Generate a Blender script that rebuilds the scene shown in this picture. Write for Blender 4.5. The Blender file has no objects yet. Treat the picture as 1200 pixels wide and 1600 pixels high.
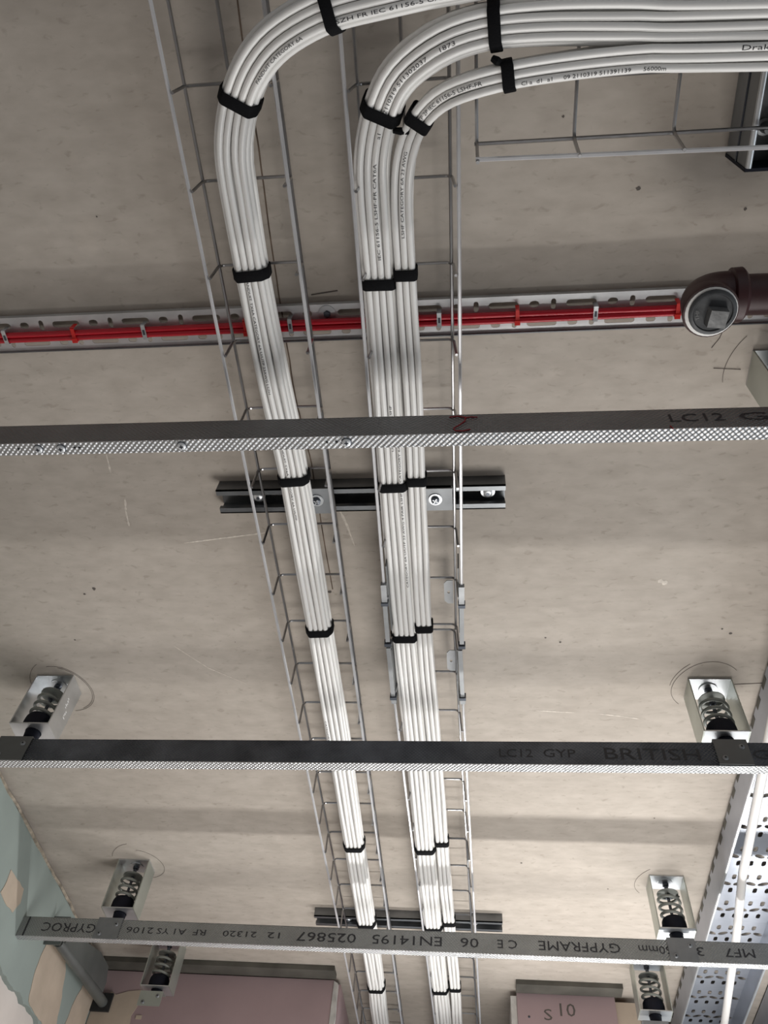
import bpy, bmesh, math, random
from mathutils import Vector, Matrix
random.seed(7)
PI = math.pi
C = bpy.context.scene.collection

# ------------------------------------------------------------------ camera
def cam_axes(pitch, yaw, roll):
    p, y, r = map(math.radians, (pitch, yaw, roll))
    fwd = Vector((math.sin(y)*math.cos(p), math.cos(y)*math.cos(p), math.sin(p)))
    right = Vector((math.cos(y), -math.sin(y), 0)); up = right.cross(fwd)
    return (math.cos(r)*right + math.sin(r)*up, -math.sin(r)*right + math.cos(r)*up, fwd)
R_, U_, F_ = cam_axes(54.699, -10.383, 7.569)
cd = bpy.data.cameras.new('camera'); cam = bpy.data.objects.new('camera', cd); C.objects.link(cam)
cam.matrix_world = Matrix(((R_.x, U_.x, -F_.x, 0), (R_.y, U_.y, -F_.y, 0), (R_.z, U_.z, -F_.z, 0), (0, 0, 0, 1)))
cd.sensor_fit = 'VERTICAL'; cd.sensor_height = 24; cd.lens = 24*1268.7/1600
cd.clip_start = 0.01
bpy.context.scene.camera = cam

# ------------------------------------------------------------------ world and light
w = bpy.data.worlds.new('world'); bpy.context.scene.world = w; w.use_nodes = True
bg = w.node_tree.nodes['Background']; bg.inputs[0].default_value = (0.90, 0.95, 1.0, 1); bg.inputs[1].default_value = 0.34
def area(name, loc, aim, sx, sy, power, col):
    l = bpy.data.lights.new(name, 'AREA'); l.shape = 'RECTANGLE'; l.size = sx; l.size_y = sy
    l.energy = power; l.color = col
    o = bpy.data.objects.new(name, l); C.objects.link(o); o.location = loc
    o.rotation_euler = Vector(aim).to_track_quat('-Z', 'Y').to_euler()
    return o
# long fluorescent work light standing on the far side of the room
area('batten_light', (0.75, 2.175, 0.42), (0, -1, 0.18), 1.9, 0.035, 17, (1.0, 0.985, 0.96))
# broad daylight opening on the right of the room
area('daylight_opening', (2.6, 1.2, -0.6), (-1, 0.0, 0.75), 1.6, 1.2, 10, (0.86, 0.93, 1.0))
# added fill, an unseen uplight brightening the mid ceiling and the undersides
area('added_uplight', (0.30, 1.40, -0.35), (0, -0.02, 1), 0.7, 0.7, 12.5, (1.0, 0.975, 0.94))
vs = bpy.context.scene.view_settings
vs.view_transform = 'Standard'; vs.look = 'None'; vs.gamma = 1; vs.use_curve_mapping = False
vs.exposure = 0.16

# ------------------------------------------------------------------ materials
def mat(name, col, rough=0.5, metal=0.0, noise=None, bump=None, spec=0.5):
    """noise=(scale, amount[, second colour]); bump=(scale, strength, distance)"""
    m = bpy.data.materials.new(name); m.use_nodes = True; nt = m.node_tree; b = nt.nodes['Principled BSDF']
    b.inputs['Base Color'].default_value = (*col, 1); b.inputs['Roughness'].default_value = rough
    b.inputs['Metallic'].default_value = metal; b.inputs['Specular IOR Level'].default_value = spec
    tc = nt.nodes.new('ShaderNodeTexCoord')
    if noise:
        n = nt.nodes.new('ShaderNodeTexNoise'); n.inputs['Scale'].default_value = noise[0]; n.inputs['Detail'].default_value = 6
        nt.links.new(tc.outputs['Object'], n.inputs['Vector'])
        r = nt.nodes.new('ShaderNodeValToRGB'); a = noise[1]
        c2 = noise[2] if len(noise) > 2 else tuple(x*(1-a) for x in col)
        r.color_ramp.elements[0].color = (*c2, 1); r.color_ramp.elements[0].position = 0.3
        r.color_ramp.elements[1].color = (*[min(1, x*(1+a*0.5)) for x in col], 1); r.color_ramp.elements[1].position = 0.7
        nt.links.new(n.outputs['Fac'], r.inputs[0]); nt.links.new(r.outputs[0], b.inputs['Base Color'])
    if bump:
        n2 = nt.nodes.new('ShaderNodeTexNoise'); n2.inputs['Scale'].default_value = bump[0]; n2.inputs['Detail'].default_value = 4
        nt.links.new(tc.outputs['Object'], n2.inputs['Vector'])
        bp = nt.nodes.new('ShaderNodeBump'); bp.inputs['Strength'].default_value = bump[1]; bp.inputs['Distance'].default_value = bump[2]
        nt.links.new(n2.outputs['Fac'], bp.inputs['Height']); nt.links.new(bp.outputs[0], b.inputs['Normal'])
    return m

def concrete():
    m = bpy.data.materials.new('soffit_board'); m.use_nodes = True; nt = m.node_tree; b = nt.nodes['Principled BSDF']
    b.inputs['Roughness'].default_value = 0.85; b.inputs['Specular IOR Level'].default_value = 0.2
    tc = nt.nodes.new('ShaderNodeTexCoord'); L = nt.links.new
    def noise(s, d=6, st=(1, 1, 1), dist=0):
        mp = nt.nodes.new('ShaderNodeMapping'); mp.inputs['Scale'].default_value = st
        L(tc.outputs['Object'], mp.inputs['Vector'])
        n = nt.nodes.new('ShaderNodeTexNoise'); n.inputs['Scale'].default_value = s; n.inputs['Detail'].default_value = d
        n.inputs['Distortion'].default_value = dist
        L(mp.outputs[0], n.inputs['Vector']); return n
    def ramp(src, p0, c0, p1, c1):
        r = nt.nodes.new('ShaderNodeValToRGB'); r.color_ramp.elements[0].position = p0; r.color_ramp.elements[1].position = p1
        r.color_ramp.elements[0].color = c0; r.color_ramp.elements[1].color = c1; L(src, r.inputs[0]); return r
    base = ramp(noise(2.2, 5).outputs['Fac'], 0.3, (0.46, 0.412, 0.362, 1), 0.7, (0.495, 0.447, 0.396, 1))
    fine = ramp(noise(60, 8, (0.45, 1, 1)).outputs['Fac'], 0.25, (0.86, 0.85, 0.84, 1), 0.7, (1.03, 1.03, 1.03, 1))
    spots = ramp(noise(120, 4, (0.5, 1, 1), 0.6).outputs['Fac'], 0.28, (0.84, 0.83, 0.815, 1), 0.40, (1, 1, 1, 1))
    smear = ramp(noise(9, 4, (1, 1, 1), 2.5).outputs['Fac'], 0.66, (1, 1, 1, 1), 0.78, (1.06, 1.055, 1.05, 1))
    cur = base.outputs[0]
    for x in (fine, spots, smear):
        mx = nt.nodes.new('ShaderNodeMix'); mx.data_type = 'RGBA'; mx.blend_type = 'MULTIPLY'; mx.inputs[0].default_value = 1
        L(cur, mx.inputs[6]); L(x.outputs[0], mx.inputs[7]); cur = mx.outputs[2]
    L(cur, b.inputs['Base Color'])
    bp = nt.nodes.new('ShaderNodeBump'); bp.inputs['Strength'].default_value = 0.2; bp.inputs['Distance'].default_value = 0.002
    L(noise(45, 6, (0.5, 1, 1)).outputs['Fac'], bp.inputs['Height']); L(bp.outputs[0], b.inputs['Normal'])
    return m

def knurled(name, col, rough, pitch=0.0042, dist=0.0006, noise_amt=0.15, metal=0.85, strength=1.0):
    """zinc sheet rolled with a close diamond grid of dimples"""
    m = mat(name, col, rough, metal, (14, noise_amt)); nt = m.node_tree; L = nt.links.new
    b = nt.nodes['Principled BSDF']; tc = nt.nodes.new('ShaderNodeTexCoord')
    sp = nt.nodes.new('ShaderNodeSeparateXYZ'); L(tc.outputs['Object'], sp.inputs[0])
    def M(op, a, c=None):
        n = nt.nodes.new('ShaderNodeMath'); n.operation = op
        for i, v in enumerate((a, c)):
            if v is None: continue
            if isinstance(v, (int, float)): n.inputs[i].default_value = v
            else: L(v, n.inputs[i])
        return n.outputs[0]
    yz = M('ADD', sp.outputs[1], sp.outputs[2]); k = 2*PI/pitch*0.7
    s1 = M('SINE', M('MULTIPLY', sp.outputs[0], k)); s2 = M('SINE', M('MULTIPLY', yz, k))
    h = M('MULTIPLY', s1, s2)
    bp = nt.nodes.new('ShaderNodeBump'); bp.inputs['Strength'].default_value = strength; bp.inputs['Distance'].default_value = dist
    L(h, bp.inputs['Height']); L(bp.outputs[0], b.inputs['Normal'])
    return m

M_ = {}
M_['ceil'] = concrete()
M_['cable'] = mat('white_cable_sheath', (0.79, 0.78, 0.76), 0.30, 0, (6, 0.05))
M_['ink'] = mat('black_print', (0.03, 0.03, 0.035), 0.6)
M_['ink_faint'] = mat('grey_print', (0.16, 0.16, 0.17), 0.6)
M_['velcro'] = mat('black_hook_tape', (0.006, 0.006, 0.007), 0.95, 0, None, (900, 0.8, 0.0006), 0.15)
M_['wire'] = mat('zinc_wire', (0.42, 0.42, 0.43), 0.28, 1.0, (30, 0.15))
M_['zinc'] = mat('bright_zinc', (0.66, 0.68, 0.70), 0.36, 0.9, (18, 0.16))
M_['zincgreen'] = mat('passivated_zinc', (0.50, 0.53, 0.49), 0.42, 0.8, (9, 0.18))
M_['galv'] = mat('galvanised_tray_sheet', (0.44, 0.465, 0.52), 0.45, 0.7, (12, 0.14))
M_['galvred'] = mat('galvanised_strip', (0.74, 0.75, 0.76), 0.42, 0.7, (20, 0.2))
M_['sleeve'] = mat('grey_zinc_sleeve', (0.36, 0.37, 0.38), 0.45, 0.7, (30, 0.15))
M_['screw'] = mat('screw_zinc', (0.62, 0.64, 0.66), 0.4, 0.4)
M_['strut'] = mat('dull_galvanised_strut', (0.21, 0.22, 0.23), 0.38, 0.9, (12, 0.35))
M_['clamp'] = mat('dull_clamp_plate', (0.27, 0.28, 0.29), 0.5, 0.7, (25, 0.2))
M_['darkplate'] = mat('grey_steel_bracket', (0.16, 0.165, 0.165), 0.5, 0.6, (20, 0.15))
M_['rubber'] = mat('black_rubber', (0.006, 0.007, 0.014), 0.65, 0, None, None, 0.2)
M_['spring'] = mat('grey_spring_paint', (0.27, 0.28, 0.255), 0.5, 0.3, (40, 0.25))
M_['springl'] = mat('pale_spring_steel', (0.36, 0.37, 0.35), 0.42, 0.6, (40, 0.2))
M_['bolt'] = mat('dark_bolt', (0.10, 0.11, 0.13), 0.4, 0.8)
M_['red'] = mat('red_fire_cable', (0.50, 0.006, 0.02), 0.30, 0, (10, 0.12))
M_['redtie'] = mat('red_tie', (0.70, 0.02, 0.015), 0.35)
M_['maroon'] = mat('maroon_pipe_paint', (0.036, 0.008, 0.009), 0.5, 0, (20, 0.2), (60, 0.3, 0.001))
M_['iron'] = mat('black_iron', (0.055, 0.057, 0.06), 0.5, 0.4, (50, 0.3), (80, 0.5, 0.001))
M_['ironlight'] = mat('worn_iron_head', (0.17, 0.17, 0.17), 0.5, 0.4, (60, 0.4), (120, 0.6, 0.001))
M_['ptfe'] = mat('white_thread_tape', (0.75, 0.74, 0.72), 0.5, 0, None, (120, 0.6, 0.001))
M_['ch1'] = knurled('knurled_zinc_dull', (0.25, 0.255, 0.26), 0.42, pitch=0.0044, dist=.0008)
M_['ch2'] = knurled('knurled_zinc_dark', (0.13, 0.14, 0.16), 0.45, noise_amt=0.5)
M_['ch3'] = knurled('knurled_zinc_grey', (0.36, 0.37, 0.365), 0.42, pitch=.0042, dist=.0006)
M_['flange'] = knurled('knurled_zinc_lit', (0.58, 0.585, 0.59), 0.42, pitch=0.0048, dist=0.0013, metal=0.8)  # same zinc as the webs, paler: light from below painted into the undersides
M_['rim'] = mat('lit_zinc_wire', (0.72, 0.72, 0.74), 0.3, 0.55, (30, 0.1))  # paler than the other tray wires: highlights put into the rim colour
M_['stud'] = mat('stud_steel', (0.20, 0.215, 0.21), 0.45, 0.6, (9, 0.2))
M_['green'] = mat('green_plasterboard', (0.30, 0.345, 0.325), 0.85, 0, (5, 0.12), None, 0.2)
M_['pink'] = mat('pink_plasterboard', (0.40, 0.295, 0.30), 0.85, 0, (5, 0.12), None, 0.2)
M_['filler'] = mat('beige_filler', (0.52, 0.43, 0.345), 0.9, 0, (12, 0.15), (60, 0.3, 0.001), 0.2)
M_['plaster'] = mat('pale_plaster', (0.66, 0.60, 0.56), 0.9, 0, (8, 0.1), (50, 0.3, 0.001), 0.2)
M_['paper'] = mat('torn_board_edge', (0.42, 0.36, 0.29), 0.95, 0, (60, 0.5), (90, 0.8, 0.002), 0.1)
M_['white_edge'] = mat('gypsum_core', (0.60, 0.58, 0.55), 0.95, 0, (30, 0.25), (70, 0.7, 0.002), 0.1)
M_['batten'] = mat('grimy_track_and_shade', (0.11, 0.105, 0.09), 0.7, 0.2, (15, 0.35))
M_['pencil'] = mat('pencil_line', (0.11, 0.095, 0.085), 0.9)
M_['scratch'] = mat('pale_scratch', (0.66, 0.60, 0.53), 0.9, 0, (150, 0.25))
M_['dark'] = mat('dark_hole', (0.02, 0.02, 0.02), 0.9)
M_['joint'] = mat('brown_joint', (0.16, 0.115, 0.085), 0.95, 0, (40, 0.5))
M_['redink'] = mat('red_marker', (0.30, 0.008, 0.015), 0.6)
M_['conduit'] = mat('white_conduit', (0.72, 0.70, 0.68), 0.45, 0, (10, 0.08))
M_['floor'] = mat('concrete_floor', (0.22, 0.21, 0.20), 0.8, 0, (3, 0.2))

# ------------------------------------------------------------------ mesh builder
class MB:
    def __init__(s): s.v = []; s.f = []; s.sm = []
    def add(s, vs_, fs, smooth=False):
        o = len(s.v); s.v += [Vector(x) for x in vs_]; s.f += [[i+o for i in f] for f in fs]; s.sm += [smooth]*len(fs); return s
    def box(s, x0, x1, y0, y1, z0, z1):
        return s.add([(x, y, z) for x in (x0, x1) for y in (y0, y1) for z in (z0, z1)],
                     [(0, 1, 3, 2), (4, 6, 7, 5), (0, 4, 5, 1), (2, 3, 7, 6), (0, 2, 6, 4), (1, 5, 7, 3)])
    def tube(s, pts, r, n=8, cap=True, up=None):
        pts = [Vector(p) for p in pts]; vs_ = []; fs = []
        m = len(pts); a = None
        for i, p in enumerate(pts):
            t = (pts[min(i+1, m-1)] - pts[max(i-1, 0)]).normalized()
            if a is None:
                a = t.cross(Vector((0, 0, 1)) if abs(t.z) < 0.9 else Vector((1, 0, 0))).normalized()
            else: a = (a - t*a.dot(t)).normalized()
            b = t.cross(a); rr = r[i] if isinstance(r, (list, tuple)) else r
            for k in range(n):
                q = 2*PI*k/n; vs_.append(p + rr*(math.cos(q)*a + math.sin(q)*b))
        for i in range(m-1):
            for k in range(n):
                fs.append((i*n+k, i*n+(k+1) % n, (i+1)*n+(k+1) % n, (i+1)*n+k))
        if cap: fs.append(tuple(range(n-1, -1, -1))); fs.append(tuple((m-1)*n+k for k in range(n)))
        return s.add(vs_, fs, True)
    def lathe(s, c, axis, prof, n=24):
        """prof = [(distance along axis, radius)]"""
        c = Vector(c); ax = Vector(axis).normalized()
        a = ax.cross(Vector((1, 0, 0)) if abs(ax.x) < 0.9 else Vector((0, 1, 0))).normalized(); b = ax.cross(a)
        vs_ = []; fs = []; m = len(prof)
        for d, r in prof:
            for k in range(n):
                q = 2*PI*k/n; vs_.append(c + ax*d + max(r, 1e-5)*(math.cos(q)*a + math.sin(q)*b))
        for i in range(m-1):
            for k in range(n): fs.append((i*n+k, i*n+(k+1) % n, (i+1)*n+(k+1) % n, (i+1)*n+k))
        fs.append(tuple(range(n-1, -1, -1))); fs.append(tuple((m-1)*n+k for k in range(n)))
        return s.add(vs_, fs, True)
    def prism(s, poly, d):
        """poly = list of 3D points of a planar outline, d = extrusion vector"""
        d = Vector(d); p = [Vector(q) for q in poly]; n = len(p)
        return s.add(p + [q + d for q in p], [tuple(range(n)), tuple(range(2*n-1, n-1, -1))] +
                     [(i, i+n, (i+1) % n+n, (i+1) % n) for i in range(n)])
    def build(s, name, m, parent=None, origin=None):
        me = bpy.data.meshes.new(name)
        if parent is not None: o0 = wloc(parent)
        elif origin is not None: o0 = Vector(origin)
        else:
            o0 = Vector([(min(v[i] for v in s.v)+max(v[i] for v in s.v))/2 for i in range(3)])
        me.from_pydata([v - o0 for v in s.v], [], s.f)
        bm = bmesh.new(); bm.from_mesh(me); bmesh.ops.recalc_face_normals(bm, faces=bm.faces); bm.to_mesh(me); bm.free()
        for p, k in zip(me.polygons, s.sm): p.use_smooth = k
        if any(s.sm): 
            try: me.set_sharp_from_angle(angle=math.radians(42))
            except Exception: pass
        me.materials.append(m)
        o = bpy.data.objects.new(name, me); C.objects.link(o)
        if parent is not None: o.parent = parent
        else: o.location = o0
        return o
def wloc(o):
    v = Vector((0, 0, 0))
    while o is not None: v += o.location; o = o.parent
    return v
def tag(o, label=None, cat=None, group=None, kind=None):
    if label: o['label'] = label
    if cat: o['category'] = cat
    if group: o['group'] = group
    if kind: o['kind'] = kind
    return o
def empty(name, loc, label, cat, group=None):
    o = bpy.data.objects.new(name, None); C.objects.link(o); o.location = loc; o.empty_display_size = 0.02
    return tag(o, label, cat, group)
def copy_tree(o, parent=None):
    c = o.copy(); C.objects.link(c); c.parent = parent
    for ch in list(o.children): copy_tree(ch, c)
    return c
def holes_plate(outline, holes, th, to3d):
    """flat sheet with real cut-outs: 2D curve filled between its splines, then turned to mesh; returns verts, faces"""
    cu = bpy.data.curves.new('tmp', 'CURVE'); cu.dimensions = '2D'; cu.fill_mode = 'BOTH'; cu.extrude = th/2
    for pl in [outline] + holes:
        sp = cu.splines.new('POLY'); sp.points.add(len(pl)-1)
        for p, q in zip(sp.points, pl): p.co = (q[0], q[1], 0, 1)
        sp.use_cyclic_u = True
    ob = bpy.data.objects.new('tmp', cu); C.objects.link(ob)
    dg = bpy.context.evaluated_depsgraph_get(); dg.update(); ev = ob.evaluated_get(dg); me = ev.to_mesh()
    vs_ = [to3d(v.co) for v in me.vertices]; fs = [tuple(p.vertices) for p in me.polygons]
    ev.to_mesh_clear(); bpy.data.objects.remove(ob); bpy.data.curves.remove(cu)
    return vs_, fs
def slot(cx, cy, w_, h_, ang=0, n=5):
    """rounded slot outline, w_ long by h_ wide, turned by ang"""
    r = h_/2; d = w_/2 - r; pts = []
    for sgn in (1, -1):
        for k in range(n+1):
            a = -PI/2 + PI*k/n + (0 if sgn == 1 else PI); pts.append((sgn*d + r*math.cos(a), r*math.sin(a)))
    ca, sa = math.cos(ang), math.sin(ang)
    return [(cx + x*ca - y*sa, cy + x*sa + y*ca) for x, y in pts]
def ellipse(cx, cy, a, b, ang, n=12):
    ca, sa = math.cos(ang), math.sin(ang)
    return [(cx + a*math.cos(t)*ca - b*math.sin(t)*sa, cy + a*math.cos(t)*sa + b*math.sin(t)*ca) for t in [2*PI*k/n for k in range(n)]]
_tc = {}
def text2d(body):
    """text outline as flat triangles, height of capitals about 0.7 before fitting; returns verts (x, y), faces, width"""
    if body in _tc: return _tc[body]
    cu = bpy.data.curves.new('txt', 'FONT'); cu.body = body; cu.resolution_u = 2
    ob = bpy.data.objects.new('txt', cu); C.objects.link(ob)
    dg = bpy.context.evaluated_depsgraph_get(); dg.update(); ev = ob.evaluated_get(dg); me = ev.to_mesh()
    bm = bmesh.new(); bm.from_mesh(me); bmesh.ops.triangulate(bm, faces=bm.faces)
    for k in range(-4, 18):                             # cut into narrow bands so that the print can bend round a cable
        bmesh.ops.bisect_plane(bm, geom=bm.verts[:]+bm.edges[:]+bm.faces[:], plane_co=(0, k*0.07+.013, 0), plane_no=(0, 1, 0))
    bmesh.ops.triangulate(bm, faces=bm.faces)
    vs_ = [(v.co.x, v.co.y) for v in bm.verts]; bm.verts.index_update(); fs = [tuple(v.index for v in f.verts) for f in bm.faces]; bm.free()
    ev.to_mesh_clear(); bpy.data.objects.remove(ob); bpy.data.curves.remove(cu)
    x0 = min(v[0] for v in vs_); vs_ = [(x-x0, y) for x, y in vs_]
    _tc[body] = (vs_, fs, max(v[0] for v in vs_)); return _tc[body]

# ------------------------------------------------------------------ setting
CZ = 1.02                                              # ceiling height above the camera
WX = -0.985                                            # face of the left wall
ce = MB().box(-1.1, 1.9, -1.6, 3.3, CZ, CZ+0.05).build('ceiling', M_['ceil']); tag(ce, kind='structure')
fl = MB().box(-1.1, 3.2, -3.5, 4.5, -1.62, -1.6).build('floor', M_['floor']); tag(fl, kind='structure')
# left wall: green board over pale plaster, torn lower edge
wl = empty('wall_left', (WX, 0, 0), None, None); tag(wl, kind='structure')
poly = [(WX, -1.6, 1.008), (WX, 2.3, 1.008)]
y = 2.3
while y > -1.6:
    poly.append((WX, y, 0.776 + random.uniform(-0.005, 0.005))); y -= random.uniform(0.008, 0.02)
MB().prism(poly, (-0.012, 0, 0)).build('green_board', M_['green'], wl)
MB().box(WX-0.06, WX-0.0121, -1.6, 4.4, -1.6, 1.02).build('plaster_face', M_['plaster'], wl)
ed = MB(); y = -0.2                                    # torn paper along the head of the board
pa = [(WX+0.001, -0.2, 1.012)]; 
while y < 2.2: pa.append((WX + random.uniform(-0.001, 0.003), y, 1.010+random.uniform(-0.002, 0.002))); y += random.uniform(0.02, 0.05)
ed.tube(pa, [0.0022+random.uniform(0, 0.002) for _ in pa], 5); ed.build('torn_edge', M_['paper'], wl)
def wallpatch(pts, name='filler_patch'):
    q = []
    n = len(pts)
    for i in range(n):
        a = Vector(pts[i]); b = Vector(pts[(i+1) % n]); k = max(1, int((b-a).length/0.012))
        for j in range(k):
            p = a.lerp(b, j/k); q.append((WX+0.0012, p.x+random.uniform(-.002, .002), p.y+random.uniform(-.002, .002)))
    MB().prism(q, (-0.0011, 0, 0)).build(name, M_['filler'], wl)
wallpatch([(1.553, 0.915), (1.574, 0.915), (1.632, 0.921), (1.643, 0.892), (1.630, 0.866), (1.60, 0.862), (1.555, 0.868), (1.558, 0.895)])
wallpatch([(1.822, 0.905), (1.87, 0.915), (1.925, 0.93), (1.96, 0.905), (1.99, 0.86), (2.02, 0.80), (2.00, 0.785), (1.90, 0.778), (1.845, 0.783), (1.82, 0.84)])
wallpatch([(2.08, 0.93), (2.165, 0.945), (2.165, 0.80), (2.06, 0.79), (2.06, 0.87)])

# ceiling details: joint, scratches, dark spots, pencil lines
cj = MB(); pts = [(-0.2395, -0.3), (-0.240, 0.034), (-0.241, 0.182), (-0.243, 0.36), (-0.241, 0.51), (-0.232, 0.62), (-0.227, 0.9)]
path = []
for a, b in zip(pts, pts[1:]):
    for k in range(8): path.append((a[0]+(b[0]-a[0])*k/8+random.uniform(-.0006, .0006), a[1]+(b[1]-a[1])*k/8))
for i in range(len(path)-1):
    (x0, y0), (x1, y1) = path[i], path[i+1]; h0 = 0.0009
    cj.add([(x0-h0, y0, CZ-.0004), (x0+h0, y0, CZ-.0004), (x1+h0, y1, CZ-.0004), (x1-h0, y1, CZ-.0004), (x0-h0, y0, CZ), (x0+h0, y0, CZ), (x1+h0, y1, CZ), (x1-h0, y1, CZ)],
           [(0, 1, 2, 3), (0, 3, 7, 4), (1, 5, 6, 2)])
cj.build('board_joint', M_['joint'], ce)
def mark(pts, r, m, name, seg=6):
    q = []
    for a, b in zip(pts, pts[1:]):
        for k in range(seg): q.append((a[0]+(b[0]-a[0])*k/seg, a[1]+(b[1]-a[1])*k/seg, CZ-0.0002))
    q.append((*pts[-1], CZ-0.0002))
    rr = [r*random.uniform(0.35, 1) for _ in q]; rr[0] = rr[-1] = r*0.15
    b = MB(); b.tube(q, rr, 6)
    for v in b.v: v.z = CZ - 0.0002 + (v.z-CZ)*0.1
    return b.build(name, m, ce)
mark([(-0.544, 0.595), (-0.546, 0.629)], .0022, M_['scratch'], 'plaster_scratch')
mark([(-0.536, 0.677), (-0.541, 0.70), (-0.543, 0.730)], .0022, M_['scratch'], 'plaster_scratch')
mark([(-0.53, 0.994), (-0.477, 1.05), (-0.413, 1.091)], .0013, M_['scratch'], 'plaster_scratch')
mark([(-0.200, 0.700), (-0.190, 0.735), (-0.182, 0.775)], .0025, M_['scratch'], 'plaster_scratch')
mark([(0.115, 1.156), (0.187, 1.161)], .0016, M_['scratch'], 'plaster_scratch')
mark([(0.225, 1.163), (0.262, 1.168), (0.301, 1.176)], .0013, M_['scratch'], 'plaster_scratch')
mark([(0.296, 0.850), (0.311, 0.858)], .0055, M_['scratch'], 'plaster_scratch')
mark([(-0.46, 0.765), (-0.31, 0.745)], .0018, M_['scratch'], 'plaster_scratch')
for (x, y, r) in [(0.204, 0.253, .0032), (0.113, 0.170, .0016), (0.330, 0.283, .0022), (-0.415, 0.985, .001), (-0.233, 0.87, .004), (-0.64, 0.86, .004),
                  (-0.66, 0.872, .0025), (0.15, 0.985, .0025), (0.125, 0.975, .002), (0.425, 0.965, .003), (0.41, 0.955, .002), (-0.71, 0.98, .002), (0.29, 1.73, .002), (-0.46, 0.25, .0012),
                  (0.10, 1.64, .003), (0.36, 1.47, .002)]:
    b = MB(); b.add([(x+r*math.cos(t)*random.uniform(.6, 1.1), y+r*math.sin(t)*random.uniform(.6, 1.1), CZ-.0003) for t in [2*PI*k/9 for k in range(9)]] + [(x, y, CZ-.0003)],
          [(k, (k+1) % 9, 9) for k in range(9)]); b.build('dark_speck', M_['pencil'], ce)
def arc(cx, cy, r, a0, a1, w_=0.0003, dx=0):
    q = []
    for k in range(25):
        a = math.radians(a0+(a1-a0)*k/24); rr = r*(1+0.03*math.sin(3*a))
        q.append((cx+rr*math.cos(a)+dx*k/24, cy+rr*math.sin(a), CZ-0.0005))
    return MB().tube(q, w_, 5).build('pencil_line', M_['pencil'], ce)
arc(0.407, 1.092, 0.060, 135, 315); arc(0.407, 1.092, 0.058, 110, 20)
arc(0.407, 1.088, 0.064, 180, 235)
arc(-0.776, 1.11, 0.061, -100, 80); arc(-0.776, 1.11, 0.058, -80, 60); arc(-0.776, 1.09, 0.055, 150, 240)
arc(-0.768, 1.69, 0.056, -85, 70); arc(-0.768, 1.67, 0.06, -100, -170)
arc(0.407, 1.70, 0.062, 140, 235); arc(0.407, 0.49, 0.068, 165, 225)
MB().tube([(0.45, 1.085, CZ-.0005), (0.54, 1.078, CZ-.0005)], .0005, 5).build('pencil_line', M_['pencil'], ce)
MB().tube([(0.325, 0.487, CZ-.0005), (0.36, 0.49, CZ-.0005)], .0004, 5).build('pencil_line', M_['pencil'], ce)
MB().tube([(0.33, 0.43, CZ-.0005), (0.326, 0.445, CZ-.0005), (0.318, 0.458, CZ-.0005)], .0004, 5).build('pencil_line', M_['pencil'], ce)
MB().tube([(-0.20, 0.363, CZ-.0005), (-0.165, 0.359, CZ-.0005)], .0008, 5).build('pencil_line', M_['pencil'], ce)

# bulkheads at the far end
bl = empty('wall_bulkhead_left', (-0.68, 2.2, 0.8), None, None); tag(bl, kind='structure')
MB().box(-0.984, -0.366, 2.172, 2.52, 0.56, 1.008).build('pink_board', M_['pink'], bl)
eb = MB(); zz = 0.56; pl = []
while zz < 1.006: pl.append((-0.353+random.uniform(-.002, .002), 2.170, zz)); zz += 0.02
pl += [(-0.3655, 2.170, 1.006), (-0.3655, 2.170, 0.56)]
eb.prism(pl, (0, 0.014, 0)); eb.build('torn_white_edge', M_['white_edge'], bl)
MB().box(-0.3658, -0.349, 2.1842, 2.52, 0.56, 1.004).build('side_board', M_['pink'], bl)
pp = [(-0.983, 2.1705, 0.935), (-0.96, 2.1705, 0.93), (-0.945, 2.1705, 0.955), (-0.93, 2.1705, 0.948), (-0.90, 2.1705, 0.958), (-0.868, 2.1705, 0.962), (-0.862, 2.1705, 0.93), (-0.873, 2.1705, 0.90), (-0.868, 2.1705, 0.87), (-0.88, 2.1705, 0.80), (-0.983, 2.1705, 0.78)]
MB().prism(pp, (0, 0.0014, 0)).build('filler_patch', M_['filler'], bl)
MB().box(-0.86, -0.845, 2.1702, 2.1718, 0.893, 0.902).build('filler_patch', M_['filler'], bl)
MB().box(-0.984, -0.36, 2.12, 2.165, 1.007, 1.0195).build('trim_1', M_['batten']); tag(bpy.data.objects['trim_1'], kind='structure')
br = empty('wall_bulkhead_right', (0.22, 2.25, 0.8), None, None); tag(br, kind='structure')
MB().box(0.100, 0.343, 2.2, 2.52, 0.6, 1.010).build('pink_board', M_['pink'], br)
MB().box(0.0845, 0.0995, 2.203, 2.52, 0.6, 1.004).build('torn_white_edge', M_['white_edge'], br)
MB().box(0.3435, 0.40, 2.212, 2.52, 0.6, 1.004).build('filler_return', M_['filler'], br)
MB().box(0.0985, 0.36, 2.150, 2.195, 1.008, 1.0195).build('trim_2', M_['batten']); tag(bpy.data.objects['trim_2'], kind='structure')
def put_text(body, x_left, x_right, zc, ypl, hh, m, parent, flip, normal_off=0.0003, name='printed_text', slant=0.0, zs=0.0):
    """flat print on a face looking towards -Y; flip=True turns it upside down (reading towards -X)"""
    vs_, fs, wd = text2d(body); b = MB(); sx = abs(x_right-x_left)/wd; ys = [v[1] for v in vs_]; y0, y1 = min(ys), max(ys); sy = hh/(y1-y0)
    out = []
    for x, yv in vs_:
        u = x*sx; t = (yv-y0)*sy - hh/2
        if flip: X = max(x_left, x_right) - u; Z = zc - t
        else: X = min(x_left, x_right) + u; Z = zc + t
        out.append((X, ypl - normal_off, Z + zs*(X-x_left)))
    b.add(out, fs); b.add([(p[0], p[1]+normal_off*0.6, p[2]) for p in out], fs)
    return b.build(name, m, parent)
put_text('S', 0.165, 0.185, 0.962, 2.2, 0.026, M_['pencil'], br, False, name='hand_lettering')
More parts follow.
